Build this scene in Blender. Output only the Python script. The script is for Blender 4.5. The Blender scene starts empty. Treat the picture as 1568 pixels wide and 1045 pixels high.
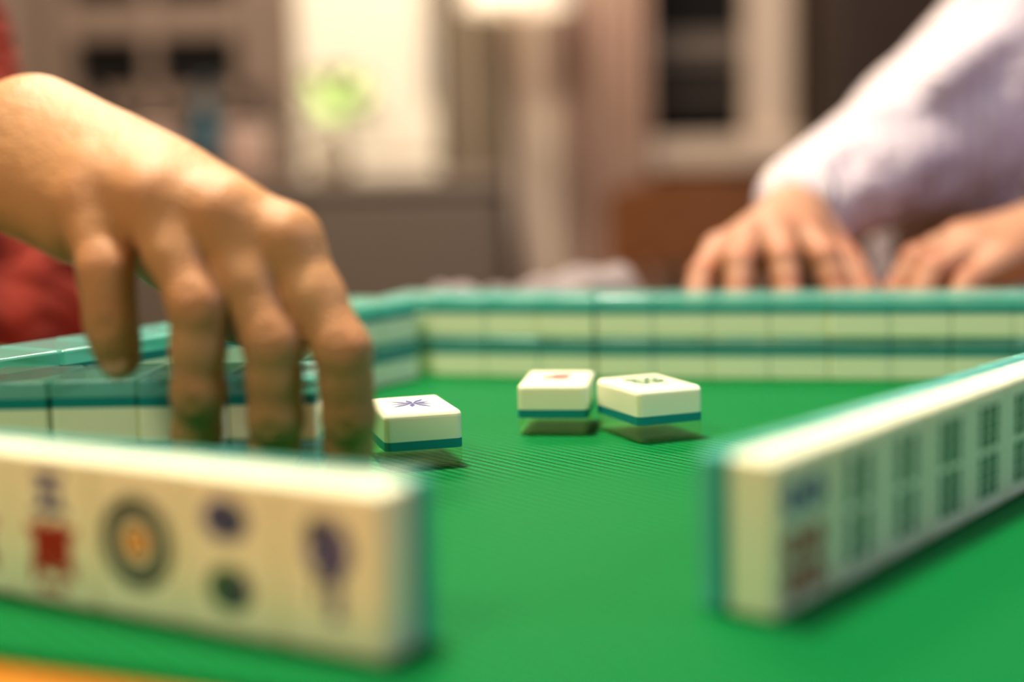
import bpy, bmesh, math, random
import numpy as np
from mathutils import Matrix, Vector
random.seed(7); np.random.seed(7)
scene = bpy.context.scene
TZ = 0.75                       # table (mat) surface height in metres
def W(p): return (p[0]/1000.0, p[1]/1000.0, p[2]/1000.0+TZ)
COL = scene.collection

# ------------------------------------------------------------------ materials
def new_mat(name):
    m = bpy.data.materials.new(name); m.use_nodes = True
    nt = m.node_tree
    return m, nt, nt.nodes['Principled BSDF']
def pmat(name, col, rough=0.5, metal=0.0, var=0.06, nscale=30.0, bump=0.0, emis=0.0, spec=0.5, sss=0.0):
    m, nt, b = new_mat(name)
    tc = nt.nodes.new('ShaderNodeTexCoord')
    n = nt.nodes.new('ShaderNodeTexNoise'); n.inputs['Scale'].default_value = nscale
    n.inputs['Detail'].default_value = 4
    nt.links.new(tc.outputs['Object'], n.inputs['Vector'])
    mx = nt.nodes.new('ShaderNodeMix'); mx.data_type = 'RGBA'
    mx.inputs[6].default_value = (*[c*(1-var) for c in col], 1)
    mx.inputs[7].default_value = (*[min(1, c*(1+var)) for c in col], 1)
    nt.links.new(n.outputs['Fac'], mx.inputs[0])
    nt.links.new(mx.outputs[2], b.inputs['Base Color'])
    b.inputs['Roughness'].default_value = rough
    b.inputs['Metallic'].default_value = metal
    b.inputs['Specular IOR Level'].default_value = spec
    if sss:
        b.inputs['Subsurface Weight'].default_value = sss
        b.inputs['Subsurface Scale'].default_value = 0.006
    if bump:
        bp = nt.nodes.new('ShaderNodeBump'); bp.inputs['Strength'].default_value = bump
        bp.inputs['Distance'].default_value = 0.002
        nt.links.new(n.outputs['Fac'], bp.inputs['Height'])
        nt.links.new(bp.outputs['Normal'], b.inputs['Normal'])
    if emis:
        nt.links.new(mx.outputs[2], b.inputs['Emission Color'])
        b.inputs['Emission Strength'].default_value = emis
    return m

M_white = pmat('tile_ivory', (0.88,0.88,0.64), 0.22, var=0.03, nscale=60, sss=0.15)
M_teal  = pmat('tile_teal', (0.012,0.26,0.25), 0.3, var=0.08)
def acrylic(name, base, tcol, fac, trans, rough):
    m, nt, b = new_mat(name)
    b.inputs['Base Color'].default_value = (*base,1)
    b.inputs['Transmission Weight'].default_value = trans
    b.inputs['Roughness'].default_value = rough
    b.inputs['IOR'].default_value = 1.45
    out = nt.nodes['Material Output']
    tr = nt.nodes.new('ShaderNodeBsdfTransparent'); tr.inputs[0].default_value = (*tcol,1)
    mx = nt.nodes.new('ShaderNodeMixShader'); mx.inputs[0].default_value = fac
    nt.links.new(tr.outputs[0], mx.inputs[1]); nt.links.new(b.outputs[0], mx.inputs[2])
    nt.links.new(mx.outputs[0], out.inputs[0])
    return m
M_clear = acrylic('tile_clear_acrylic',(0.62,0.86,0.46),(0.92,1.0,0.84),0.16,0.0,0.04)
M_clearw = acrylic('tile_clear_teal_acrylic',(0.34,0.72,0.64),(0.66,0.94,0.88),0.42,0.0,0.10)
M_clearr = acrylic('tile_clear_aqua_acrylic',(0.22,0.66,0.56),(0.60,0.94,0.88),0.62,0.0,0.10)
M_blue = pmat('ink_blue', (0.02,0.03,0.22), 0.4)
M_red  = pmat('ink_red', (0.38,0.03,0.02), 0.4)
M_green= pmat('ink_green', (0.01,0.12,0.05), 0.4)
M_dark = pmat('ink_dark_green', (0.04,0.08,0.07), 0.4)
M_orange=pmat('ink_orange', (0.70,0.30,0.04), 0.4)

def mat_mat():
    m, nt, b = new_mat('green_rubber_mat')
    tc = nt.nodes.new('ShaderNodeTexCoord')
    mp = nt.nodes.new('ShaderNodeMapping'); mp.inputs['Rotation'].default_value=(0,0,math.radians(28))
    nt.links.new(tc.outputs['Object'], mp.inputs[0])
    sep = nt.nodes.new('ShaderNodeSeparateXYZ'); nt.links.new(mp.outputs[0], sep.inputs[0])
    def sn(sock, pitch):
        a = nt.nodes.new('ShaderNodeMath'); a.operation='MULTIPLY'; a.inputs[1].default_value = 2*math.pi/pitch
        nt.links.new(sock, a.inputs[0])
        s = nt.nodes.new('ShaderNodeMath'); s.operation='SINE'; nt.links.new(a.outputs[0], s.inputs[0]); return s.outputs[0]
    sx = sn(sep.outputs[0], 0.0024); sy = sn(sep.outputs[1], 0.0042)
    mu = nt.nodes.new('ShaderNodeMath'); mu.operation='ADD'
    nt.links.new(sx, mu.inputs[0]); nt.links.new(sy, mu.inputs[1])
    ad = nt.nodes.new('ShaderNodeMath'); ad.operation='MULTIPLY_ADD'; ad.inputs[1].default_value=0.25; ad.inputs[2].default_value=0.5
    nt.links.new(mu.outputs[0], ad.inputs[0])
    mx = nt.nodes.new('ShaderNodeMix'); mx.data_type='RGBA'
    mx.inputs[6].default_value=(0.0,0.022,0.004,1); mx.inputs[7].default_value=(0.0005,0.35,0.085,1)
    nt.links.new(ad.outputs[0], mx.inputs[0]); nt.links.new(mx.outputs[2], b.inputs['Base Color'])
    bp = nt.nodes.new('ShaderNodeBump'); bp.inputs['Strength'].default_value=1.0; bp.inputs['Distance'].default_value=0.0016
    nt.links.new(ad.outputs[0], bp.inputs['Height']); nt.links.new(bp.outputs['Normal'], b.inputs['Normal'])
    b.inputs['Roughness'].default_value=0.45; b.inputs['Specular IOR Level'].default_value=0.12
    return m
M_mat = mat_mat()

def wood_mat(name, c1, c2, rough=0.35):
    m, nt, b = new_mat(name)
    tc = nt.nodes.new('ShaderNodeTexCoord'); mp = nt.nodes.new('ShaderNodeMapping')
    mp.inputs['Scale'].default_value = (3,30,30)
    nt.links.new(tc.outputs['Object'], mp.inputs[0])
    n = nt.nodes.new('ShaderNodeTexNoise'); n.inputs['Scale'].default_value=2.5; n.inputs['Detail'].default_value=6
    nt.links.new(mp.outputs[0], n.inputs['Vector'])
    r = nt.nodes.new('ShaderNodeValToRGB'); r.color_ramp.elements[0].color=(*c1,1); r.color_ramp.elements[1].color=(*c2,1)
    r.color_ramp.elements[0].position=.3; r.color_ramp.elements[1].position=.7
    nt.links.new(n.outputs['Fac'], r.inputs[0]); nt.links.new(r.outputs[0], b.inputs['Base Color'])
    b.inputs['Roughness'].default_value=rough
    return m
M_tablewood = wood_mat('honey_wood', (0.38,0.13,0.008), (0.52,0.21,0.018))
M_chairwood = wood_mat('brown_wood', (0.14,0.055,0.022), (0.22,0.09,0.038))
M_floor = wood_mat('floor_wood', (0.12,0.07,0.04), (0.2,0.12,0.07))

def skin_mat(name, base, red):
    m, nt, b = new_mat(name)
    at = nt.nodes.new('ShaderNodeAttribute'); at.attribute_name='tint'
    tc = nt.nodes.new('ShaderNodeTexCoord')
    n = nt.nodes.new('ShaderNodeTexNoise'); n.inputs['Scale'].default_value=38; n.inputs['Detail'].default_value=6
    nt.links.new(tc.outputs['Object'], n.inputs['Vector'])
    m1 = nt.nodes.new('ShaderNodeMix'); m1.data_type='RGBA'
    m1.inputs[6].default_value=(base[0]*.84,base[1]*.78,base[2]*.72,1); m1.inputs[7].default_value=(base[0]*1.12,base[1]*1.16,base[2]*1.2,1)
    nt.links.new(n.outputs['Fac'], m1.inputs[0])
    m2 = nt.nodes.new('ShaderNodeMix'); m2.data_type='RGBA'
    m2.inputs[7].default_value=(*red,1)
    nt.links.new(at.outputs['Fac'], m2.inputs[0]); nt.links.new(m1.outputs[2], m2.inputs[6])
    nt.links.new(m2.outputs[2], b.inputs['Base Color'])
    n2 = nt.nodes.new('ShaderNodeTexVoronoi'); n2.inputs['Scale'].default_value=700
    nt.links.new(tc.outputs['Object'], n2.inputs['Vector'])
    n3 = nt.nodes.new('ShaderNodeTexNoise'); n3.inputs['Scale'].default_value=150; n3.inputs['Detail'].default_value=5
    nt.links.new(tc.outputs['Object'], n3.inputs['Vector'])
    ad = nt.nodes.new('ShaderNodeMath'); ad.operation='MULTIPLY_ADD'; ad.inputs[1].default_value=0.45
    nt.links.new(n2.outputs['Distance'], ad.inputs[0]); nt.links.new(n3.outputs['Fac'], ad.inputs[2])
    bp = nt.nodes.new('ShaderNodeBump'); bp.inputs['Strength'].default_value=0.6; bp.inputs['Distance'].default_value=0.0012
    nt.links.new(ad.outputs[0], bp.inputs['Height']); nt.links.new(bp.outputs['Normal'], b.inputs['Normal'])
    b.inputs['Roughness'].default_value=0.47
    b.inputs['Specular IOR Level'].default_value=0.36
    b.inputs['Subsurface Weight'].default_value=0.08
    b.inputs['Subsurface Radius'].default_value=(1.0,0.35,0.15)
    b.inputs['Subsurface Scale'].default_value=0.004
    return m
M_skin1 = skin_mat('skin_tan', (0.54,0.285,0.135), (0.43,0.155,0.068))
M_skin2 = skin_mat('skin_pink', (0.42,0.22,0.135), (0.38,0.12,0.065))
M_nail = pmat('fingernail', (0.58,0.32,0.20), 0.3)

# ------------------------------------------------------------------ mesh helpers
def mk_obj(name, me, parent=None, mats=()):
    ob = bpy.data.objects.new(name, me); COL.objects.link(ob)
    for m in mats: me.materials.append(m)
    if parent: ob.parent = parent
    return ob
def empty(name, loc=(0,0,0), rotz=0):
    e = bpy.data.objects.new(name, None); COL.objects.link(e)
    e.empty_display_size = 0.1
    e.location = loc; e.rotation_euler = (0,0,rotz); return e

class Geo:
    def __init__(s): s.v=[]; s.f=[]; s.m=[]; s.mats=[]; s.sm=[]
    def mi(s, mat):
        if mat not in s.mats: s.mats.append(mat)
        return s.mats.index(mat)
    def add(s, vs, fs, mat, M=None, smooth=False):
        o=len(s.v)
        if M is None: s.v += [tuple(v) for v in vs]
        else: s.v += [tuple(M@Vector(v)) for v in vs]
        k=s.mi(mat)
        for f in fs: s.f.append([i+o for i in f]); s.m.append(k); s.sm.append(smooth)
    def build(s, name, parent=None, mm=True):
        me=bpy.data.meshes.new(name)
        vs=[W(v) for v in s.v] if mm else s.v
        me.from_pydata(vs,[],s.f)
        me.polygons.foreach_set('material_index', s.m)
        me.polygons.foreach_set('use_smooth', s.sm)
        ob=mk_obj(name, me, parent, s.mats); me.update(); return ob

def box_geo(x0,x1,y0,y1,z0,z1,bev=0.0,seg=3):
    bm=bmesh.new(); bmesh.ops.create_cube(bm,size=1)
    for v in bm.verts:
        v.co=((x0+x1)/2+v.co.x*(x1-x0),(y0+y1)/2+v.co.y*(y1-y0),(z0+z1)/2+v.co.z*(z1-z0))
    if bev>0: bmesh.ops.bevel(bm,geom=bm.edges[:],offset=bev,segments=seg,affect='EDGES',profile=0.5)
    bm.verts.index_update()
    r=([v.co[:] for v in bm.verts],[[v.index for v in f.verts] for f in bm.faces]); bm.free(); return r
def lathe_geo(profile, cx, cy, seg=40, zb=0):
    vs=[];fs=[];n=len(profile)
    for i in range(seg):
        a=2*math.pi*i/seg
        for r,z in profile: vs.append((cx+r*math.cos(a),cy+r*math.sin(a),z+zb))
    for i in range(seg):
        j=(i+1)%seg
        for k in range(n-1): fs.append([i*n+k,j*n+k,j*n+k+1,i*n+k+1])
    return vs,fs
def ball_geo(c,R,M3=None,u=24,v=14):
    vs=[];fs=[]
    for i in range(v+1):
        t=math.pi*i/v
        for j in range(u):
            a=2*math.pi*j/u
            p=Vector((R[0]*math.sin(t)*math.cos(a),R[1]*math.sin(t)*math.sin(a),R[2]*math.cos(t)))
            if M3: p=M3@p
            vs.append((p.x+c[0],p.y+c[1],p.z+c[2]))
    for i in range(v):
        for j in range(u):
            k=(j+1)%u
            fs.append([i*u+j,(i+1)*u+j,(i+1)*u+k,i*u+k])
    return vs,fs

# ------------------------------------------------------------------ SDF modelling
class Field:
    def __init__(s, lo, hi, h):
        s.lo=np.array(lo,float); s.h=h
        s.n=np.ceil((np.array(hi)-s.lo)/h).astype(int)+1
    def new(s): return np.full(tuple(s.n),1e3,np.float32)
    def block(s, lo, hi):
        a=np.maximum(np.floor((lo-s.lo)/s.h).astype(int),0); b=np.minimum(np.ceil((hi-s.lo)/s.h).astype(int)+1,s.n)
        if np.any(b<=a): return None
        sl=tuple(slice(i,j) for i,j in zip(a,b))
        ax=[(s.lo[i]+s.h*np.arange(a[i],b[i])).astype(np.float32) for i in range(3)]
        X,Y,Z=np.meshgrid(*ax,indexing='ij',sparse=True)
        return sl,X,Y,Z
    def cone(s,D,a,b,ra,rb,k=4,sub=False):
        a=np.array(a,float);b=np.array(b,float); mg=k+3*s.h+max(ra,rb)
        r=s.block(np.minimum(a,b)-mg,np.maximum(a,b)+mg)
        if r is None: return
        sl,X,Y,Z=r; ab=b-a; L=max(ab@ab,1e-6)
        t=np.clip(((X-a[0])*ab[0]+(Y-a[1])*ab[1]+(Z-a[2])*ab[2])/L,0,1)
        d=np.sqrt((X-a[0]-t*ab[0])**2+(Y-a[1]-t*ab[1])**2+(Z-a[2]-t*ab[2])**2)-(ra+(rb-ra)*t)
        if sub: D[sl]=-smin(-D[sl],d,k)
        else: D[sl]=smin(D[sl],d,k)
    def ell(s,D,c,R,k=4,rot=0.0,sub=False):
        c=np.array(c,float);R=np.array(R,float); mg=k+3*s.h+max(R)
        r=s.block(c-mg,c+mg)
        if r is None: return
        sl,X,Y,Z=r; x=X-c[0];y=Y-c[1];z=Z-c[2]
        if rot: 
            cs,sn=math.cos(rot),math.sin(rot); x,y=x*cs+y*sn,-x*sn+y*cs
        k0=np.sqrt((x/R[0])**2+(y/R[1])**2+(z/R[2])**2)
        k1=np.sqrt((x/R[0]**2)**2+(y/R[1]**2)**2+(z/R[2]**2)**2)+1e-9
        d=k0*(k0-1)/k1
        if sub: D[sl]=-smin(-D[sl],d,k)
        else: D[sl]=smin(D[sl],d,k)
def smin(a,b,k):
    h=np.clip(.5+.5*(b-a)/k,0,1)
    return b*(1-h)+a*h-k*h*(1-h)
def snets(D,lo,h):
    S=D<0; nx,ny,nz=D.shape
    cnt=np.zeros((nx-1,ny-1,nz-1),np.int8)
    cs=[(i,j,k) for i in (0,1) for j in (0,1) for k in (0,1)]
    for i,j,k in cs: cnt+=S[i:nx-1+i,j:ny-1+j,k:nz-1+k]
    mask=(cnt>0)&(cnt<8)
    idx=np.full(mask.shape,-1,np.int64); n=mask.sum(); idx[mask]=np.arange(n)
    I,J,K=np.nonzero(mask)
    acc=np.zeros((n,3)); num=np.zeros(n)
    for c0 in cs:
        for ax in range(3):
            if c0[ax]==1: continue
            c1=list(c0); c1[ax]=1
            d0=D[I+c0[0],J+c0[1],K+c0[2]]; d1=D[I+c1[0],J+c1[1],K+c1[2]]
            cr=(d0<0)!=(d1<0)
            t=np.where(cr,d0/np.where(cr,d0-d1,1),0)
            p=np.array(c0,float)[None,:].repeat(n,0); p[:,ax]+=t
            acc+=p*cr[:,None]; num+=cr
    V=(acc/num[:,None]+np.stack([I,J,K],1))*h+lo
    F=[]
    e=S[:-1,1:-1,1:-1]!=S[1:,1:-1,1:-1]; i,j,k=np.nonzero(e); j=j+1;k=k+1
    q=np.stack([idx[i,j-1,k-1],idx[i,j,k-1],idx[i,j,k],idx[i,j-1,k]],1); f=~S[i,j,k]; q[f]=q[f][:,::-1]; F.append(q)
    e=S[1:-1,:-1,1:-1]!=S[1:-1,1:,1:-1]; i,j,k=np.nonzero(e); i=i+1;k=k+1
    q=np.stack([idx[i-1,j,k-1],idx[i-1,j,k],idx[i,j,k],idx[i,j,k-1]],1); f=~S[i,j,k]; q[f]=q[f][:,::-1]; F.append(q)
    e=S[1:-1,1:-1,:-1]!=S[1:-1,1:-1,1:]; i,j,k=np.nonzero(e); i=i+1;j=j+1
    q=np.stack([idx[i-1,j-1,k],idx[i,j-1,k],idx[i,j,k],idx[i-1,j,k]],1); f=~S[i,j,k]; q[f]=q[f][:,::-1]; F.append(q)
    return V,np.concatenate(F)
def sdf_obj(name, field, D, mat, parent=None, tints=None, xf=None):
    V,F=snets(D,field.lo,field.h)
    Vm=V if xf is None else xf(V)
    me=bpy.data.meshes.new(name)
    P=Vm/1000.0; P[:,2]+=TZ
    me.vertices.add(len(P)); me.vertices.foreach_set('co',P.astype(np.float32).ravel())
    me.loops.add(F.size); me.loops.foreach_set('vertex_index',F.astype(np.int32).ravel())
    me.polygons.add(len(F)); me.polygons.foreach_set('loop_start',np.arange(0,F.size,4,dtype=np.int32))
    me.update(calc_edges=True); me.validate()
    me.polygons.foreach_set('use_smooth',[True]*len(me.polygons))
    if tints is not None:
        t=np.zeros(len(V))
        for c,r,s in tints:
            t=np.maximum(t,s*np.exp(-(((V-np.array(c))**2).sum(1))/(r*r)))
        a=me.attributes.new('tint','FLOAT','POINT'); a.data.foreach_set('value',t.astype(np.float32))
    return mk_obj(name, me, parent, [mat])

# ------------------------------------------------------------------ mahjong tiles
TW,TL,TT=30.0,40.0,22.0
def tile_part(z0,z1,bev=2.6):
    bm=bmesh.new(); bmesh.ops.create_cube(bm,size=1)
    for v in bm.verts: v.co=(v.co.x*TW,v.co.y*TL,v.co.z*TT+TT/2)
    bmesh.ops.bevel(bm,geom=bm.edges[:],offset=bev,segments=5,affect='EDGES',profile=0.5)
    if z0>0:
        bmesh.ops.bisect_plane(bm,geom=bm.verts[:]+bm.edges[:]+bm.faces[:],plane_co=(0,0,z0),plane_no=(0,0,1),clear_inner=True)
        bmesh.ops.contextual_create(bm,geom=[e for e in bm.edges if e.is_boundary])
    if z1<TT:
        bmesh.ops.bisect_plane(bm,geom=bm.verts[:]+bm.edges[:]+bm.faces[:],plane_co=(0,0,z1),plane_no=(0,0,1),clear_outer=True)
        bmesh.ops.contextual_create(bm,geom=[e for e in bm.edges if e.is_boundary])
    bmesh.ops.recalc_face_normals(bm,faces=bm.faces[:])
    bm.verts.index_update()
    r=([v.co[:] for v in bm.verts],[[v.index for v in f.verts] for f in bm.faces]); bm.free(); return r
PC=[tile_part(0,7.4),tile_part(7.45,10.9),tile_part(10.9,TT)]
PW=[tile_part(0,6.0,1.5),tile_part(6.05,9.6,1.5),tile_part(9.6,TT,1.5)]
def add_tile(g,M,clear,marks=(),P=None):
    P=P or PC
    g.add(*P[0],clear,M); g.add(*P[1],M_teal,M); g.add(*P[2],M_white,M)
    for vs,fs,mt in marks: g.add([(x,y,TT+0.06) for x,y in vs],fs,mt,M)
def glyph(ch,size,mat,cx=0,cy=0,bold=0.0,rot=0.0):
    cu=bpy.data.curves.new('t','FONT'); cu.body=ch; cu.size=size; cu.offset=bold; cu.resolution_u=3
    ob=bpy.data.objects.new('t',cu); COL.objects.link(ob)
    bpy.context.view_layer.update()
    dg=bpy.context.evaluated_depsgraph_get()
    me=bpy.data.meshes.new_from_object(ob.evaluated_get(dg))
    vs=[v.co[:2] for v in me.vertices]; fs=[list(p.vertices) for p in me.polygons]
    bpy.data.objects.remove(ob); bpy.data.curves.remove(cu); bpy.data.meshes.remove(me)
    if not vs: return ([],[],mat)
    mx=(min(v[0] for v in vs)+max(v[0] for v in vs))/2; my=(min(v[1] for v in vs)+max(v[1] for v in vs))/2
    c,s=math.cos(rot),math.sin(rot)
    out=[]
    for x,y in vs:
        x-=mx;y-=my; out.append((x*c-y*s+cx,x*s+y*c+cy))
    return (out,fs,mat)
def disc(cx,cy,r0,r1,mat,n=28,sy=1.0):
    vs=[];fs=[]
    for i in range(n):
        a=2*math.pi*i/n
        vs+= [(cx+r0*math.cos(a),cy+r0*sy*math.sin(a)),(cx+r1*math.cos(a),cy+r1*sy*math.sin(a))]
    for i in range(n):
        j=(i+1)%n; fs.append([2*i,2*i+1,2*j+1,2*j])
    return (vs,fs,mat)
def stick(cx,cy,w,h,mat):
    vs=[];fs=[]
    for k in range(3):
        y0=cy-h/2+h*k/3+.25; y1=cy-h/2+h*(k+1)/3-.25
        o=len(vs)
        vs+=[(cx-w/2,y0),(cx+w/2,y0),(cx+w*.36,(y0+y1)/2),(cx+w/2,y1),(cx-w/2,y1),(cx-w*.36,(y0+y1)/2)]
        fs.append([o,o+1,o+2,o+3,o+4,o+5])
    return (vs,fs,mat)

def Rz(a): return Matrix.Rotation(a,4,'Z')
RX90=Matrix.Rotation(math.pi/2,4,'X')
def standing_row(name,start,ang,n,sgn,faces):
    g=Geo()
    ex=Vector((math.cos(ang),math.sin(ang),0)); back=Vector((-math.sin(ang),math.cos(ang),0))
    for i in range(n):
        j=random.uniform(-.25,.25)
        p=Vector(start)+ex*sgn*(30.06*(i+.5))+back*(22+j)
        M=Matrix.Translation((p.x,p.y,20.15))@Rz(ang)@RX90
        add_tile(g,M,M_clearr,faces[i%len(faces)],PW)
    return g.build(name)
wan=[glyph('五',13,M_blue,0,10,.5),glyph('萬',19,M_red,0,-7,.7)]
wan2=[glyph('六',13,M_blue,0,10,.5),glyph('萬',19,M_red,0,-7,.7)]
c1=[disc(0,0,7.6,12.0,M_dark),disc(0,0,5.0,6.6,M_dark),disc(0,0,0,3.8,M_orange)]
c2=[disc(-.5,9,2.0,7.0,M_blue,sy=.75),disc(1.5,9,0,2.4,M_green),disc(0,-8,2.0,7.0,M_green,sy=.8),disc(3,-8,0,3.4,M_blue)]
bird=[disc(0,5,1.5,6.5,M_blue,sy=1.1),disc(-3.4,9.5,0,3,M_dark),stick(1.5,-6,4,12,M_blue),stick(-3,-3,2,9,M_dark)]
c4=[disc(-5.5,9,1.4,4.6,M_blue),disc(5.5,9,1.4,4.6,M_blue),disc(-5.5,-3,1.0,4.6,M_red),disc(5.5,-3,1.0,4.6,M_red),disc(-5.5,-12,1.0,4.6,M_red),disc(5.5,-12,1.0,4.6,M_red)]
def bam(n,cols=2,mt=M_green):
    out=[]
    rows=n//cols
    for r in range(rows):
        for c in range(cols):
            out.append(stick((c-(cols-1)/2)*(17/max(cols,2)),(r-(rows-1)/2)*-15.5 if rows==2 else (r-(rows-1)/2)*-10.8,5.4 if cols==2 else 4.6,13.8 if rows==2 else 9.8,mt))
    return out
A_L=math.radians(-30)
standing_row('mahjong_tile_row',(-30,310,0),A_L,7,-1,[bird,c2,c1,wan,wan2,wan,c2])
standing_row('mahjong_tile_row.001',(62,334,0),math.radians(50.3),10,1,[c4,bam(4),bam(4),bam(6,3),bam(6,3),bam(6,3),bam(9,3),c1,wan,wan2])

FLIP=Matrix.Translation((0,0,TT))@Matrix.Rotation(math.pi,4,'X')
def wall(name,segs):
    g=Geo()
    for (start,deg,n,sgn) in segs:
        a=math.radians(deg)
        ex=Vector((math.cos(a),math.sin(a),0)); back=Vector((-math.sin(a),math.cos(a),0))
        for i in range(n):
            for lay in (0,1):
                p=Vector(start)+ex*sgn*(30.1*(i+.5))+back*(20+random.uniform(-.8,.8))
                M=Matrix.Translation((p.x,p.y,.1+lay*22.05))@Rz(a+math.radians(random.uniform(-.2,.2)))@FLIP
                add_tile(g,M,M_clearw,(),PW)
    return g.build(name)
wall('mahjong_tile_wall',[((-72,783,0),-17,4,1),((44.5,748.0,0),-12,13,1)])
wall('mahjong_tile_wall.001',[((-51,764,0),58,12,-1)])
wall('mahjong_tile_wall.002',[((-66,470,0),-2,4,-1)])

def center_tile(name,corner,deg,marks):
    a=math.radians(deg); g=Geo()
    M=Matrix.Translation((corner[0],corner[1],0.1))@Rz(a)@Matrix.Translation((TW/2,TL/2,0))
    add_tile(g,M,M_clear,marks); return g.build(name)
center_tile('mahjong_tile',(50,564),22,[glyph('發',19,M_green,0,2,.25)])
center_tile('mahjong_tile.001',(1.5,590),-8,[glyph('六',8,M_blue,2,7,.4),glyph('萬',13,M_red,0,-3,.35)])
flower=[]
for i in range(9):
    a=i*2*math.pi/9+.3; L=12 if i%2 else 8.5
    ca,sa=math.cos(a),math.sin(a); w=1.2
    flower.append(([(0,0),(ca*L*.5-sa*w,sa*L*.5+ca*w),(ca*L,sa*L),(ca*L*.5+sa*w,sa*L*.5-ca*w)],[[0,3,2,1]],M_blue))
center_tile('mahjong_tile.002',(-48,521),16,flower)

# ------------------------------------------------------------------ table
TA=math.radians(-23); P0=(-121,327)
table=empty('game_table',(P0[0]/1000,P0[1]/1000,0),TA)
def tbox(name,x0,x1,y0,y1,z0,z1,mat,bev,parent):
    g=Geo(); g.add(*box_geo(x0/1000,x1/1000,y0/1000,y1/1000,z0/1000+TZ,z1/1000+TZ,bev/1000),mat); return g.build(name,parent,mm=False)
tbox('table_top',-335,690,-110,705,-33,-3,M_tablewood,6,table)
tbox('apron_1',-280,640,-60,-40,-110,-33,M_tablewood,2,table)
tbox('apron_2',-280,640,640,660,-110,-33,M_tablewood,2,table)
for i,(x,y) in enumerate([(-300,-75),(600,-75),(-300,625),(600,625)]):
    tbox('leg_%d'%(i+1),x,x+50,y,y+50,-750,-33,M_tablewood,5,table)
mat=empty('green_mahjong_mat',(P0[0]/1000,P0[1]/1000,0),TA)
tbox('mat_sheet',-265,620,-2,575,-3,0,M_mat,1,mat)

# ------------------------------------------------------------------ hands
def hand(name, fld, metas, fingers, thumb, extra, forearm, mat, parent, dorsal, tint_s=0.4, big=False):
    palm=fld.new()
    for a,ra,b,rb in forearm: fld.cone(palm,a,b,ra,rb,14)
    for a,ra,b,rb in metas: fld.cone(palm,a,b,ra,rb,10)
    for a,ra,b,rb in extra: fld.cone(palm,a,b,ra,rb,11)
    dv=np.array(dorsal,float); dv/=np.linalg.norm(dv)
    A=[np.array(f[0][0],float) for f in fingers]; B=[np.array(f[1][0],float) for f in fingers]
    for q in range(len(fingers)-1):
        # flesh between the metacarpals, and finger webs set back toward the palm
        m0=(np.array(metas[q][0],float)+np.array(metas[q+1][0],float))/2
        m1=(A[q]+A[q+1])/2
        fld.cone(palm,m0,m0*.22+m1*.78-dv*1.0,14 if big else 12,10.5 if big else 8.5,10)
        a=A[q]*.84+B[q]*.16-dv*6; b=A[q+1]*.84+B[q+1]*.16-dv*6
        fld.cone(palm,a,b,6.0,6.0,6)
    if big:                                # faint extensor tendons on the back of the hand
        for qi,(a,ra,b,rb) in enumerate(metas):
            if qi==0: continue
            a=np.array(a,float);b=np.array(b,float)
            fld.cone(palm,a*.45+b*.55+dv*((ra+rb)/2-2.0),b+dv*(rb-4.0),1.8,3.2,8)
    tot=palm.copy()
    tints=[]
    for ch in fingers+[thumb]:
        F=fld.new()
        for (a,ra),(b,rb) in zip(ch[:-1],ch[1:]):
            am=np.array(a,float);bm_=np.array(b,float); mid=(am+bm_)/2
            rm=(ra+rb)/2*0.96
            fld.cone(F,am,mid,ra,rm,4); fld.cone(F,mid,bm_,rm,rb,4)
        for q,(p,r) in enumerate(ch[1:-1]):
            p=np.array(p,float)
            n1=np.array(ch[q+2][0],float)-np.array(ch[q][0],float); n1/=np.linalg.norm(n1)
            sd=np.cross(n1,dv); sd/=np.linalg.norm(sd); dd=np.cross(sd,n1); dd=dd if dd@dv>0 else -dd
            tints.append((p+dv*r,10,tint_s))
            if big:
                for off in ((-3.0,0.0,2.8) if q==0 else (-1.2,1.4)):
                    c=p+n1*off+dd*(r*1.06)
                    fld.cone(F,c-sd*r*.38,c+sd*r*.38,.5,.5,1.6,sub=True)
        p,r=ch[0]; p=np.array(p,float)
        if ch is not thumb: tints.append((p+dv*r,10,tint_s*.7))
        p,r=ch[-1]; tints.append((np.array(p,float),10,tint_s*.9))
        tot=np.minimum(tot,smin(palm,F,7.0))
    ob=sdf_obj(name,fld,tot,mat,parent,tints)
    g=Geo()
    for ch in fingers+[thumb]:
        (a,ra),(b,rb)=ch[-2],ch[-1]
        a=np.array(a,float);b=np.array(b,float); ax=(b-a)/np.linalg.norm(b-a)
        d=dv-ax*(dv@ax); d/=np.linalg.norm(d); sd=np.cross(ax,d)
        c=b+ax*rb*0.10+d*rb*0.80
        M3=Matrix(((sd[0],d[0],ax[0]),(sd[1],d[1],ax[1]),(sd[2],d[2],ax[2])))
        g.add(*ball_geo(c,(rb*.62,rb*.24,rb*.75),M3),M_nail,smooth=True)
    g.build(name+'_nails',parent)
    return ob

pA=empty('mahjong_player')
f=Field((-500,395,0),(-35,705,195),1.25)
fi_pinky=[((-133.5,458,103),9.8),((-126.5,445,83),8.3),((-126,445,66.5),7.7),((-124.5,447,54.5),6.8)]
fi_ring =[((-112.5,452,103.5),10.5),((-97,438,71.5),8.6),((-98.3,440,44),8.0),((-104,454,17),7.2)]
fi_mid  =[((-91.5,451,98),10.7),((-74.3,439,59.0),8.7),((-74.8,442,35.5),8.2),((-79.5,457,12.5),7.5)]
fi_ind  =[((-71.3,452,89.5),10.6),((-52.8,440,56.0),8.6),((-52.0,444,35),8.1),((-54.4,456,12.5),7.4)]
thumb   =[((-152,508,112),15),((-122,523,83),13),((-98,510,63),11),((-78,492,55),9.6)]
metas=[((-163.5,487,110),15,fi_pinky[0][0],10.4),((-162,487,119),15,fi_ring[0][0],11.3),
       ((-161,488,126),15,fi_mid[0][0],11.8),((-159,493,130),14,fi_ind[0][0],11.4)]
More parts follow.
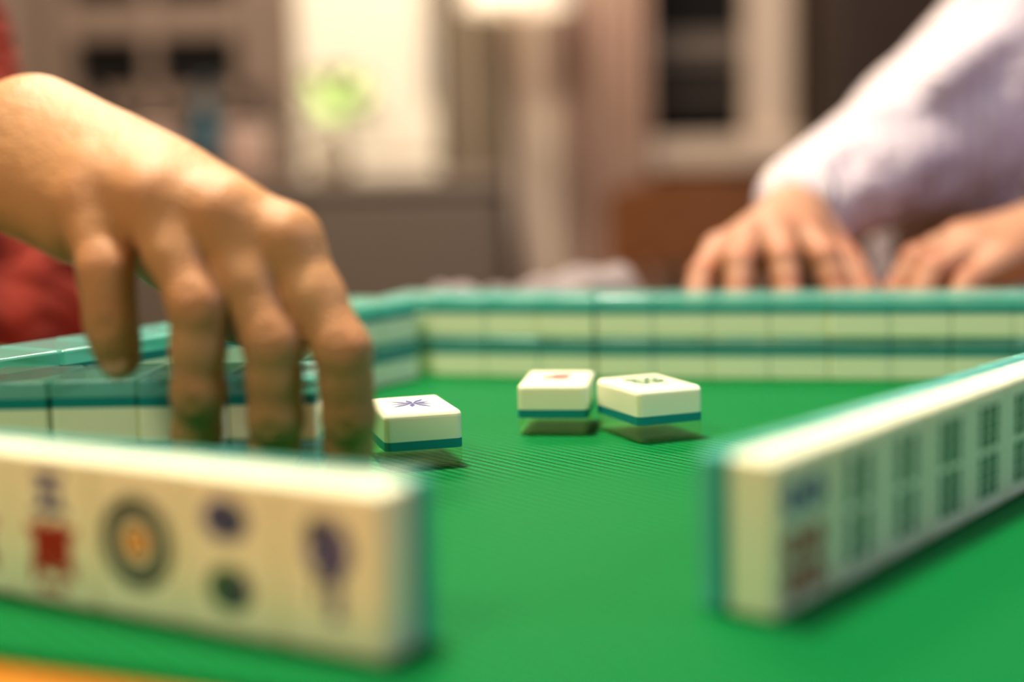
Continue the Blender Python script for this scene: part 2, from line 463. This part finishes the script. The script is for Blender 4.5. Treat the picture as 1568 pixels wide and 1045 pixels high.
extra=[((-158,480,106),15,(-143,470,95),12),((-131,480,109),16,(-93,469,94),12),
       ((-152,490,117),19,(-114,467,105),15),((-150,503,111),15,(-122,521,86),13),
       ((-122,517,86),12,(-87,468,87),10)]
forearm=[((-173,498,118),22.5,(-210,518,117),24),((-168,492,122),18,(-270,545,116),28),((-210,518,115),24,(-425,625,98),42),((-425,625,98),43,(-500,680,168),48)]
hand('right_arm_and_hand',f,metas,[fi_pinky,fi_ring,fi_mid,fi_ind],thumb,extra,forearm,M_skin1,pA,(-0.05,-0.9,0.45),big=True)

def shirt_mat(name,c1,c2,pitch):
    m, nt, b = new_mat(name)
    tc=nt.nodes.new('ShaderNodeTexCoord'); w=nt.nodes.new('ShaderNodeTexWave'); w.inputs['Scale'].default_value=pitch
    w.inputs['Distortion'].default_value=1.2
    nt.links.new(tc.outputs['Object'],w.inputs['Vector'])
    mx=nt.nodes.new('ShaderNodeMix'); mx.data_type='RGBA'; mx.inputs[6].default_value=(*c1,1); mx.inputs[7].default_value=(*c2,1)
    nt.links.new(w.outputs['Fac'],mx.inputs[0]); nt.links.new(mx.outputs[2],b.inputs['Base Color'])
    n=nt.nodes.new('ShaderNodeTexNoise'); n.inputs['Scale'].default_value=14; n.inputs['Detail'].default_value=3; n.inputs['Distortion'].default_value=.8
    nt.links.new(tc.outputs['Object'],n.inputs['Vector'])
    bp=nt.nodes.new('ShaderNodeBump'); bp.inputs['Strength'].default_value=1.0; bp.inputs['Distance'].default_value=0.035
    nt.links.new(n.outputs['Fac'],bp.inputs['Height']); nt.links.new(bp.outputs['Normal'],b.inputs['Normal'])
    b.inputs['Roughness'].default_value=0.85
    return m
M_shirtB=shirt_mat('pale_striped_cotton',(0.50,0.43,0.49),(0.62,0.53,0.51),22)
M_shirtA=shirt_mat('red_cotton',(0.17,0.012,0.004),(0.22,0.018,0.006),10)
M_pants=pmat('dark_trousers',(0.03,0.03,0.045),.85,bump=.3)
M_shoe=pmat('black_leather',(0.015,0.012,0.01),.4)
M_hair=pmat('dark_hair',(0.02,0.014,0.01),.5,var=.4,nscale=200,bump=.6)
M_eye=pmat('eye_white',(0.8,0.78,0.74),.2); M_iris=pmat('iris',(0.03,0.015,0.01),.2)

def head(center, facing, skin, parent):
    fl=Field((-110,-130,-200),(110,130,145),3.0); D=fl.new()
    fl.ell(D,(0,10,30),(74,92,84),8); fl.ell(D,(0,-22,-38),(57,62,70),28)
    fl.cone(D,(0,-82,8),(0,-104,-20),7,10,9); fl.ell(D,(0,-98,-24),(17,9,9),7)
    fl.ell(D,(0,-82,-58),(24,9,5),5); fl.ell(D,(0,-80,-68),(20,9,6),5); fl.ell(D,(0,-66,-96),(22,18,16),12)
    fl.cone(D,(-44,-72,26),(44,-72,26),8,8,12)
    for s in (-1,1):
        fl.ell(D,(s*30,-88,8),(17,12,11),8,sub=True)
        fl.ell(D,(s*75,8,-8),(8,18,30),5)
    fl.cone(D,(0,18,-60),(0,34,-175),50,58,25)
    c,s=math.cos(facing),math.sin(facing)
    def xf(V):
        o=V.copy(); o[:,0]=V[:,0]*c-V[:,1]*s+center[0]; o[:,1]=V[:,0]*s+V[:,1]*c+center[1]; o[:,2]=V[:,2]+center[2]; return o
    sdf_obj('head',fl,D,skin,parent,[((0,-100,-22),18,.4),((0,-85,-62),16,.8)],xf)
    Hh=fl.new(); fl.ell(Hh,(0,18,42),(82,96,86),6)
    r=fl.block(fl.lo,fl.lo+fl.n*fl.h); sl,X,Y,Z=r
    Hh=np.maximum(Hh,-np.maximum(Y+34,Z-66)); Hh=np.maximum(Hh,-(Z+48)+0*X); Hh=np.maximum(Hh,-np.maximum(np.maximum(Y-26,Z-18),-(Y+200)))
    sdf_obj('hair',fl,Hh.astype(np.float32),M_hair,parent,None,xf)
    g=Geo()
    for sx in (-1,1):
        for (q,r,m) in (((sx*30,-76,8),12,M_eye),((sx*30,-84.5,8),5,M_iris)):
            v=xf(np.array([q],float))[0]; g.add(*ball_geo(v,(r,r,r)),m,smooth=True)
    g.build('eyes',parent)

def legs(parent, pel, fd, lat):
    lo=(pel[0]-620,pel[1]-620,-755); hi=(pel[0]+620,pel[1]+620,0)
    fl=Field(lo,hi,10); D=fl.new(); G=Geo()
    fl.ell(D,(pel[0],pel[1],-188),(165,135,110),20,rot=math.atan2(lat[1],lat[0]))
    for s in (-1,1):
        h=np.array([pel[0]+lat[0]*88*s+fd[0]*20,pel[1]+lat[1]*88*s+fd[1]*20,-214])
        k=h+np.array([fd[0]*400,fd[1]*400,0]); k[2]=-232
        a=k+np.array([-fd[0]*20,-fd[1]*20,-420])
        fl.cone(D,h,k,84,62,25); fl.cone(D,k,a,60,44,15)
        M3=Matrix.Rotation(math.atan2(fd[1],fd[0]),3,'Z')
        G.add(*ball_geo((a[0]+fd[0]*60,a[1]+fd[1]*60,-712),(130,46,38),M3),M_shoe,smooth=True)
    sdf_obj('trousers',fl,D,M_pants,parent); G.build('shoes',parent)

# --- player in red
fl=Field((-740,530,-260),(-230,1080,400),8); D=fl.new()
sr=(-575,745,262); slf=(-395,975,205)
rt=math.atan2(-252,-168)
fl.cone(D,sr,slf,60,56,30)
fl.ell(D,(-500,845,150),(185,108,130),40,rot=rt); fl.ell(D,(-515,830,-10),(165,118,190),40,rot=rt); fl.ell(D,(-545,810,-170),(168,130,60),30,rot=rt)
fl.cone(D,sr,(-505,685,190),62,58,15)
fl.cone(D,slf,(-320,905,20),56,52,20); fl.ell(D,(-485,850,305),(70,66,28),20)
sdf_obj('red_shirt',fl,D,M_shirtA,pA)
f2=Field((-440,700,-160),(-180,1000,90),3)
D=f2.new(); f2.cone(D,(-323,905,15),(-323,895,-10),44,42,6); f2.cone(D,(-323,895,-10),(-275,800,-92),42,26,12)
f2.cone(D,(-275,800,-92),(-258,775,-108),24,20,10)
for s in range(4):
    o=(s-1.5)*17
    f2.cone(D,(-268+o*.9,790+o*.35,-102),(-248+o*.9,750+o*.35,-112),10,8,5); f2.cone(D,(-248+o*.9,750+o*.35,-112),(-240+o*.9,722+o*.35,-130),8,7,3)
f2.cone(D,(-285,790,-100),(-300,750,-112),10,8,6)
sdf_obj('left_arm',f2,D,M_skin1,pA,[])
head((-462,840,492),math.radians(67),M_skin1,pA)
legs(pA,(-560,805),(.92,-.39),(-.39,-.92))

# --- player in the pale shirt
pB=empty('mahjong_player.001')
fl=Field((110,840,-260),(880,1440,470),7); D=fl.new()
sR=(520,1205,312); sL=(750,1200,305)
fl.cone(D,sR,sL,62,62,30)
fl.ell(D,(600,1205,210),(190,120,160),40); fl.ell(D,(525,1160,50),(230,130,210),45); fl.ell(D,(565,1265,-170),(178,130,60),30)
fl.cone(D,sR,(308,1060,128),66,56,20); fl.cone(D,(308,1060,128),(188,905,86),55,33,20)
fl.cone(D,sL,(640,1020,92),64,54,20); fl.cone(D,(640,1020,92),(480,965,84),54,44,15)
fl.ell(D,(620,1215,378),(72,68,30),18)
for (a,b,r) in (((300,1000,175),(420,1090,230),9),((250,960,140),(330,1010,185),7),((360,1080,230),(460,1130,300),10),((430,1040,60),(450,1060,200),12),((500,1030,20),(540,1050,180),12)):
    fl.cone(D,a,b,r,r,22)
sdf_obj('pale_shirt',fl,D,M_shirtB,pB)
f3=Field((80,775,-6),(240,960,125),1.8)
pk=[((125,842,61),10),((111,820,49),8.2),((104,804,31),7.4),((98,798,11),6.8)]
rg=[((141,835,67),10.2),((131,811,56),8.4),((128,798,35),7.6),((127,792,11),7.0)]
md=[((158,835,70),10.2),((156,810,58),8.5),((156,797,36),7.7),((156,791,11),7.0)]
ix=[((175,839,68),10.2),((181,815,58),8.5),((185,804,36),7.7),((186,800,12),7.0)]
th=[((190,872,65),12),((202,852,51),10.5),((207,834,33),9),((203,822,12),7.8)]
hand('right_hand',f3,[((170,885,75),15,pk[0][0],10.2),((173,885,79),15,rg[0][0],10.3),((177,885,81),15,md[0][0],10.3),((182,885,79),15,ix[0][0],10.3)],
     [pk,rg,md,ix],th,[((168,868,65),14,(138,847,55),10),((183,880,69),14,(190,868,65),12)],[((180,893,81),21,(204,940,92),25)],M_skin2,pB,(0,-0.5,0.86),tint_s=.6)
f4=Field((200,780,-6),(680,1080,150),2.2)
ix=[((280,872,62),10.5),((248,863,52),8.8),((233,858,32),8),((226,856,12),7.2)]
md=[((272,856,63),10.5),((241,843,53),9),((227,836,32),8),((221,832,11),7.2)]
rg=[((276,839,59),10.5),((246,824,48),8.8),((234,817,30),8),((229,812,11),7.2)]
pk=[((286,823,53),10),((262,809,42),8.2),((251,802,27),7.4),((245,799,11),6.8)]
th=[((306,888,60),12),((282,900,46),10.5),((263,899,28),9),((250,893,12),7.8)]
hand('left_hand',f4,[((318,860,58),15,pk[0][0],11),((318,866,62),15,rg[0][0],11),((318,872,64),15,md[0][0],11),((318,878,64),15,ix[0][0],11)],
     [pk,rg,md,ix],th,[((320,865,56),15,(290,838,52),11),((318,882,60),13,(306,888,60),12)],[((328,872,64),22,(400,910,72),29),((400,910,72),29,(610,1015,90),44)],M_skin2,pB,(-0.5,-0.3,0.8),tint_s=.6)
g=Geo()
ax=Vector((72,38,8)).normalized(); Mw=Matrix.Translation((341,879,66))@ax.to_track_quat('Z','Y').to_matrix().to_4x4()
g.add(*lathe_geo([(25.5,-9),(28,-8),(28,8),(25.5,9)],0,0),M_shoe,Mw,True)
g.add(*lathe_geo([(0,0),(17,0),(18,3),(17,7),(0,7.5)],0,0),M_iris,Matrix.Translation((334,872,90)),True)
g.build('wrist_watch',pB)
head((615,1190,545),math.radians(-20),M_skin2,pB)
legs(pB,(570,1285),(-.39,-.92),(.92,-.39))

# ------------------------------------------------------------------ chairs
def chair(name,c,fd,seat_z=-302,wide=430,crest=420):
    e=empty(name,(c[0]/1000,c[1]/1000,0),math.atan2(fd[1],fd[0])-math.pi/2)
    w=wide/2
    def b(n,*a,bev=6): tbox(n,*a,M_chairwood,bev,e)
    b('seat',-w,w,-200,210,seat_z-30,seat_z,bev=10)
    for i,(x,y) in enumerate([(-w+5,165),(w-45,165),(-w+5,-200),(w-45,-200)]):
        b('leg_%d'%(i+1),x,x+40,y,y+40,-750,seat_z-30)
    for i,x in enumerate((-w+5,w-45)): b('back_post_%d'%(i+1),x,x+38,-232,-200,seat_z-200,seat_z+crest-10)
    g=Geo(); vs=[];fs=[];n=20
    for i in range(n+1):
        t=i/n*2-1; x=t*(w+12); y=-216-28*(1-t*t); zt=seat_z+crest+30*(1-t*t)
        for (yy,zz) in ((y-11,seat_z+crest-130),(y+11,seat_z+crest-130),(y+11,zt),(y-11,zt)):
            vs.append((x/1000,yy/1000,zz/1000+TZ))
    for i in range(n):
        for k in range(4): fs.append([i*4+k,i*4+(k+1)%4,(i+1)*4+(k+1)%4,(i+1)*4+k])
    fs+= [[0,3,2,1],[n*4,n*4+1,n*4+2,n*4+3]]
    g.add(vs,fs,M_chairwood); g.build('crest_rail',e,mm=False)
    for i in range(4):
        x=-w+75+i*(2*w-150)/3; b('slat_%d'%(i+1),x-10,x+10,-232,-222,seat_z,seat_z+crest-125,bev=2)
chair('dining_chair',(-600,822),(.92,-.39),wide=400,crest=380)
chair('dining_chair.001',(600,1335),(-.39,-.92),wide=400,crest=380)
chair('dining_chair.002',(400,2700),(0.25,1),seat_z=-300,wide=330,crest=370)

# ------------------------------------------------------------------ crumpled cloth on the table
g=Geo(); vs=[];fs=[];n=80
for i in range(n+1):
    for j in range(n+1):
        x=(i/n-.5)*210; y=(j/n-.5)*110; r=min(1,(1-abs(x)/105)*2.2)*min(1,(1-abs(y)/55)*2.2); r=r*r*(3-2*r)
        z=-2.5+r*(30+7*math.sin(x*.06+y*.07)+5*math.sin(y*.12-x*.04+1)+3*math.sin(x*.2+y*.2)+16*math.exp(-((x-50)/24)**2-(y/34)**2))
        vs.append((x+15,y+955,max(z,-2.4)))
for i in range(n):
    for j in range(n):
        a=i*(n+1)+j; fs.append([a,a+n+1,a+n+2,a+1])
g.add(vs,fs,pmat('grey_pink_linen',(0.25,0.205,0.205),.9,bump=.4,var=.4,nscale=40),smooth=True); g.build('crumpled_napkin')

# ------------------------------------------------------------------ room
M_wall=pmat('wall_paint',(0.23,0.168,0.13),.8,var=.05,nscale=4)
M_ceil=pmat('ceiling_paint',(0.70,0.62,0.52),.9)
M_trim=pmat('cream_trim',(0.56,0.45,0.36),.5)
M_pane=pmat('night_window_glass',(0.008,0.006,0.005),.55,spec=.2)
M_count=pmat('taupe_cabinet',(0.145,0.115,0.092),.5)
M_ctop=pmat('stone_countertop',(0.22,0.17,0.14),.3,var=.3,nscale=60)
M_fridge=pmat('white_enamel',(0.78,0.71,0.59),.35)
M_steel=pmat('brushed_steel',(0.5,0.46,0.42),.3,metal=1)
M_black=pmat('black_plastic',(0.012,0.011,0.012),.3)
def bx(name,x0,x1,y0,y1,z0,z1,mat,bev=0,parent=None):
    g=Geo(); g.add(*box_geo(x0,x1,y0,y1,z0,z1,bev),mat); return g.build(name,parent)
X0,X1,Y0,Y1,Z0,Z1=-2600,2600,-1600,3600,-750,1850
bx('floor',X0-100,X1+100,Y0-100,Y1+100,Z0-60,Z0,M_floor)
bx('ceiling',X0-100,X1+100,Y0-100,Y1+100,Z1,Z1+60,M_ceil)
bx('wall_back',X0-100,X1+100,Y1,Y1+100,Z0,Z1,M_wall)
bx('wall_front',X0-100,X1+100,Y0-100,Y0,Z0,Z1,M_wall)
bx('wall_left',X0-100,X0,Y0,Y1,Z0,Z1,M_wall)
bx('wall_right',X1,X1+100,Y0,Y1,Z0,Z1,M_wall)
bx('baseboard_back',X0,X1,Y1-15,Y1,Z0,Z0+110,M_trim,3)
w1=empty('window_1')
bx('pane',345,590,3575,3590,190,1300,M_pane,0,w1)
bx('frame_left',320,350,3540,3598,190,1300,M_trim,4,w1); bx('frame_right',585,705,3520,3598,120,1360,M_trim,8,w1)
bx('frame_top',320,705,3540,3598,1300,1360,M_trim,4,w1)
bx('sill',310,720,3470,3598,110,185,M_trim,8,w1)
bx('muntin_1',345,590,3555,3575,288,304,M_count,2,w1); bx('muntin_2',345,590,3555,3575,372,440,M_count,2,w1); bx('muntin_3',345,590,3555,3575,640,664,M_trim,2,w1)
dc=empty('dark_cabinet')
M_dkc=wood_mat('dark_stained_wood',(0.030,0.018,0.012),(0.05,0.031,0.022),.6)
bx('carcass',740,1700,3250,3596,Z0,1300,M_dkc,6,dc)
bx('door_panel_1',770,1215,3238,3252,Z0+60,1260,M_dkc,5,dc); bx('door_panel_2',1235,1680,3238,3252,Z0+60,1260,M_dkc,5,dc)
bx('handle_1',1185,1197,3215,3240,100,300,M_steel,3,dc); bx('handle_2',1253,1265,3215,3240,100,300,M_steel,3,dc)
w2=empty('window_2')
bx('pane',-1060,-660,3575,3590,330,460,M_pane,0,w2); bx('pane_upper',-1060,-660,3575,3590,540,1100,M_pane,0,w2)
for i,(a,b_) in enumerate([(-1110,-1060),(-885,-855),(-660,-620)]): bx('frame_%d'%(i+1),a,b_,3540,3598,250,1150,M_wall,4,w2)
bx('rail_1',-1110,-620,3540,3598,280,330,M_wall,4,w2); bx('rail_2',-1110,-620,3545,3598,460,540,M_wall,4,w2); bx('rail_3',-1110,-620,3540,3598,1100,1150,M_wall,4,w2)
def curtain(name,x0,x1,y,mat,folds,amp):
    g=Geo();vs=[];fs=[];n=folds*14
    for i in range(n+1):
        t=i/n; x=x0+(x1-x0)*t; dy=amp*math.sin(t*folds*2*math.pi)+amp*.4*math.sin(t*folds*5.1)
        for z,s in ((Z0+20,1.15),(0,1.0),(700,.9),(1400,.8)): vs.append((x,y+dy*s,z))
    for i in range(n):
        for k in range(3): a=i*4+k; fs.append([a,a+4,a+5,a+1])
    g.add(vs,fs,mat,smooth=True); return g.build(name)
curtain('window_curtain',12,130,3470,pmat('cream_curtain',(0.82,0.70,0.58),.9),3,10)
curtain('window_curtain.001',130,345,3455,pmat('dusty_rose_curtain',(0.52,0.37,0.30),.9),6,16)
g=Geo(); Mr=Matrix.Translation((0,3465,1415))@Matrix.Rotation(math.pi/2,4,'Y')
g.add(*lathe_geo([(0,-200),(12,-200),(12,900),(0,900)],0,0,seg=16),M_chairwood,Mr,True); g.build('curtain_rod')
kc=empty('kitchen_counter')
bx('carcass',-1700,-5,2960,3370,Z0+80,80,M_count,4,kc); bx('toe_kick',-1690,-10,3000,3360,Z0,Z0+80,M_black,0,kc)
bx('countertop',-1710,0,2940,3385,80,108,M_ctop,5,kc)
for i in range(4):
    x=-1690+i*421; bx('door_%d'%(i+1),x,x+410,2945,2962,Z0+100,65,M_count,5,kc)
fr=empty('refrigerator')
bx('body',-500,-162,3450,3590,Z0,1000,M_fridge,18,fr); bx('upper_door',-498,-164,3438,3452,150,990,M_fridge,8,fr)
bx('lower_door',-498,-164,3438,3452,Z0+40,140,M_fridge,8,fr); bx('handle',-195,-180,3418,3440,300,700,M_steel,4,fr)
tc=empty('tall_cabinet')
M_olive=pmat('olive_cabinet',(0.17,0.132,0.09),.6)
bx('body',-145,-2,3440,3596,Z0,500,M_olive,8,tc); bx('door',-139,-8,3426,3442,Z0+50,490,M_olive,5,tc)
lp=empty('added_floor_lamp')  # lamp and glowing shade added to stand in for a bright white streak
g=Geo(); M_shade=pmat('added_shade_glow',(1.0,0.86,0.70),.8,emis=0.4)
g.add(*lathe_geo([(80,300),(125,45)],30,3230,zb=430),M_shade,smooth=True); g.build('shade',lp)
g=Geo(); g.add(*lathe_geo([(0,0),(100,0),(100,20),(10,28),(8,1300),(0,1300)],30,3230,zb=Z0),M_steel,smooth=True); g.build('stand',lp)
fv=empty('flower_vase')
g=Geo(); g.add(*lathe_geo([(0,0),(34,0),(44,30),(36,70),(24,95),(30,110),(27,110),(20,95)],-367,3010,zb=108),pmat('ceramic_vase',(0.50,0.43,0.33),.25),smooth=True); g.build('vase',fv)
g=Geo(); Mlime=pmat('glowing_lime_petals',(0.74,0.88,0.36),.6,emis=0.8); Mleaf=pmat('leaves',(0.17,0.22,0.07),.6)  # petals given emission to imitate a bright lime glow
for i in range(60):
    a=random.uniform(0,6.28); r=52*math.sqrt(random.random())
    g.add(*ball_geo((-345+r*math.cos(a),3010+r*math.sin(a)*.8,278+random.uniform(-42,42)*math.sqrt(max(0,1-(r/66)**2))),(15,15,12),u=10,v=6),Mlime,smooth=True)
for i in range(30):
    a=random.uniform(0,6.28); M3=Matrix.Rotation(a,3,'Z')@Matrix.Rotation(random.uniform(-1.0,.7),3,'Y')
    p=M3@Vector((70,0,0)); g.add(*ball_geo((-362+p.x,3010+p.y,250+p.z),(42,14,3),M3,u=10,v=6),Mleaf,smooth=True)
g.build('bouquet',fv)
M_pink=pmat('pink_ceramic',(0.42,0.29,0.24),.4); M_grey=pmat('grey_ceramic',(0.26,0.21,0.19),.35); M_tealb=pmat('blue_bottle',(0.02,0.08,0.11),.2)
M_ltc=pmat('light_ceramic',(0.6,0.5,0.42),.3)
bottle=[(0,0),(30,0),(34,8),(34,110),(14,150),(12,190),(15,192),(15,205),(0,205)]
jar=[(0,0),(45,0),(50,10),(50,80),(42,95),(44,100),(44,115),(0,118)]
pot=[(0,0),(80,0),(85,8),(85,70),(88,72),(84,76),(20,92),(10,110),(0,112)]
clut=[(bottle,-635,3040,M_tealb),(bottle,-690,3310,M_grey),(jar,-740,3020,M_pink),(jar,-560,3130,M_ltc),
 (jar,-960,3020,M_steel),(pot,-700,3175,M_steel),(pot,-1160,3150,M_grey),(bottle,-880,3105,M_black),(bottle,-1040,3310,M_pink),
 (jar,-548,3008,M_pink),(jar,-870,3240,M_ltc),(bottle,-560,3300,M_black),(jar,-850,3012,M_grey)]
g=Geo()
for pr,x,y,m in clut: g.add(*lathe_geo(pr,x,y,zb=108),m,smooth=True)
g.build('kitchen_jars_and_bottles')

# ------------------------------------------------------------------ lights
def area(name,loc,tgt,size,power,col):
    l=bpy.data.lights.new(name,'AREA'); l.shape='DISK'; l.size=size; l.energy=power; l.color=col
    o=bpy.data.objects.new(name,l); COL.objects.link(o); o.location=W(loc)
    d=Vector(W(tgt))-o.location; o.rotation_euler=d.to_track_quat('-Z','Y').to_euler(); return o
area('ceiling_light',(-250,750,1780),(0,600,0),0.30,57,(1,0.92,0.75))
area('front_fill_light',(-750,-450,1350),(0,500,0),0.5,14.5,(1,0.92,0.73))  # added fill from front left, below the ceiling, for fingers and tile fronts
area('background_fill_light',(-400,2500,1800),(-300,2800,0),0.8,54,(1,0.85,0.70))  # unseen lamp added to brighten the kitchen background
area('cool_fill_light',(1300,200,900),(560,1100,100),0.4,8,(0.58,0.64,1.0))  # added cool fill from front right, tints the shirt torso lavender
w=bpy.data.worlds.new('room_world'); scene.world=w; w.use_nodes=True
w.node_tree.nodes['Background'].inputs[0].default_value=(0.5,0.42,0.36,1); w.node_tree.nodes['Background'].inputs[1].default_value=0.3

# ------------------------------------------------------------------ camera
cd=bpy.data.cameras.new('camera'); cam=bpy.data.objects.new('camera',cd); COL.objects.link(cam)
cam.matrix_world=Matrix.Translation(W((0,0,110)))@Matrix.Rotation(math.radians(90-6.75),4,'X')@Matrix.Rotation(math.radians(-1.3),4,'Z')
cd.lens=50; cd.sensor_width=36; cd.clip_start=0.01; cd.clip_end=50
cd.dof.use_dof=True; cd.dof.focus_distance=0.545; cd.dof.aperture_fstop=2.45; cd.dof.aperture_blades=0
scene.camera=cam
scene.view_settings.view_transform='Standard'
try: scene.view_settings.look='Medium High Contrast'
except Exception:
    try: scene.view_settings.look='Standard - Medium High Contrast'
    except Exception: pass
print('LOOK', scene.view_settings.look)
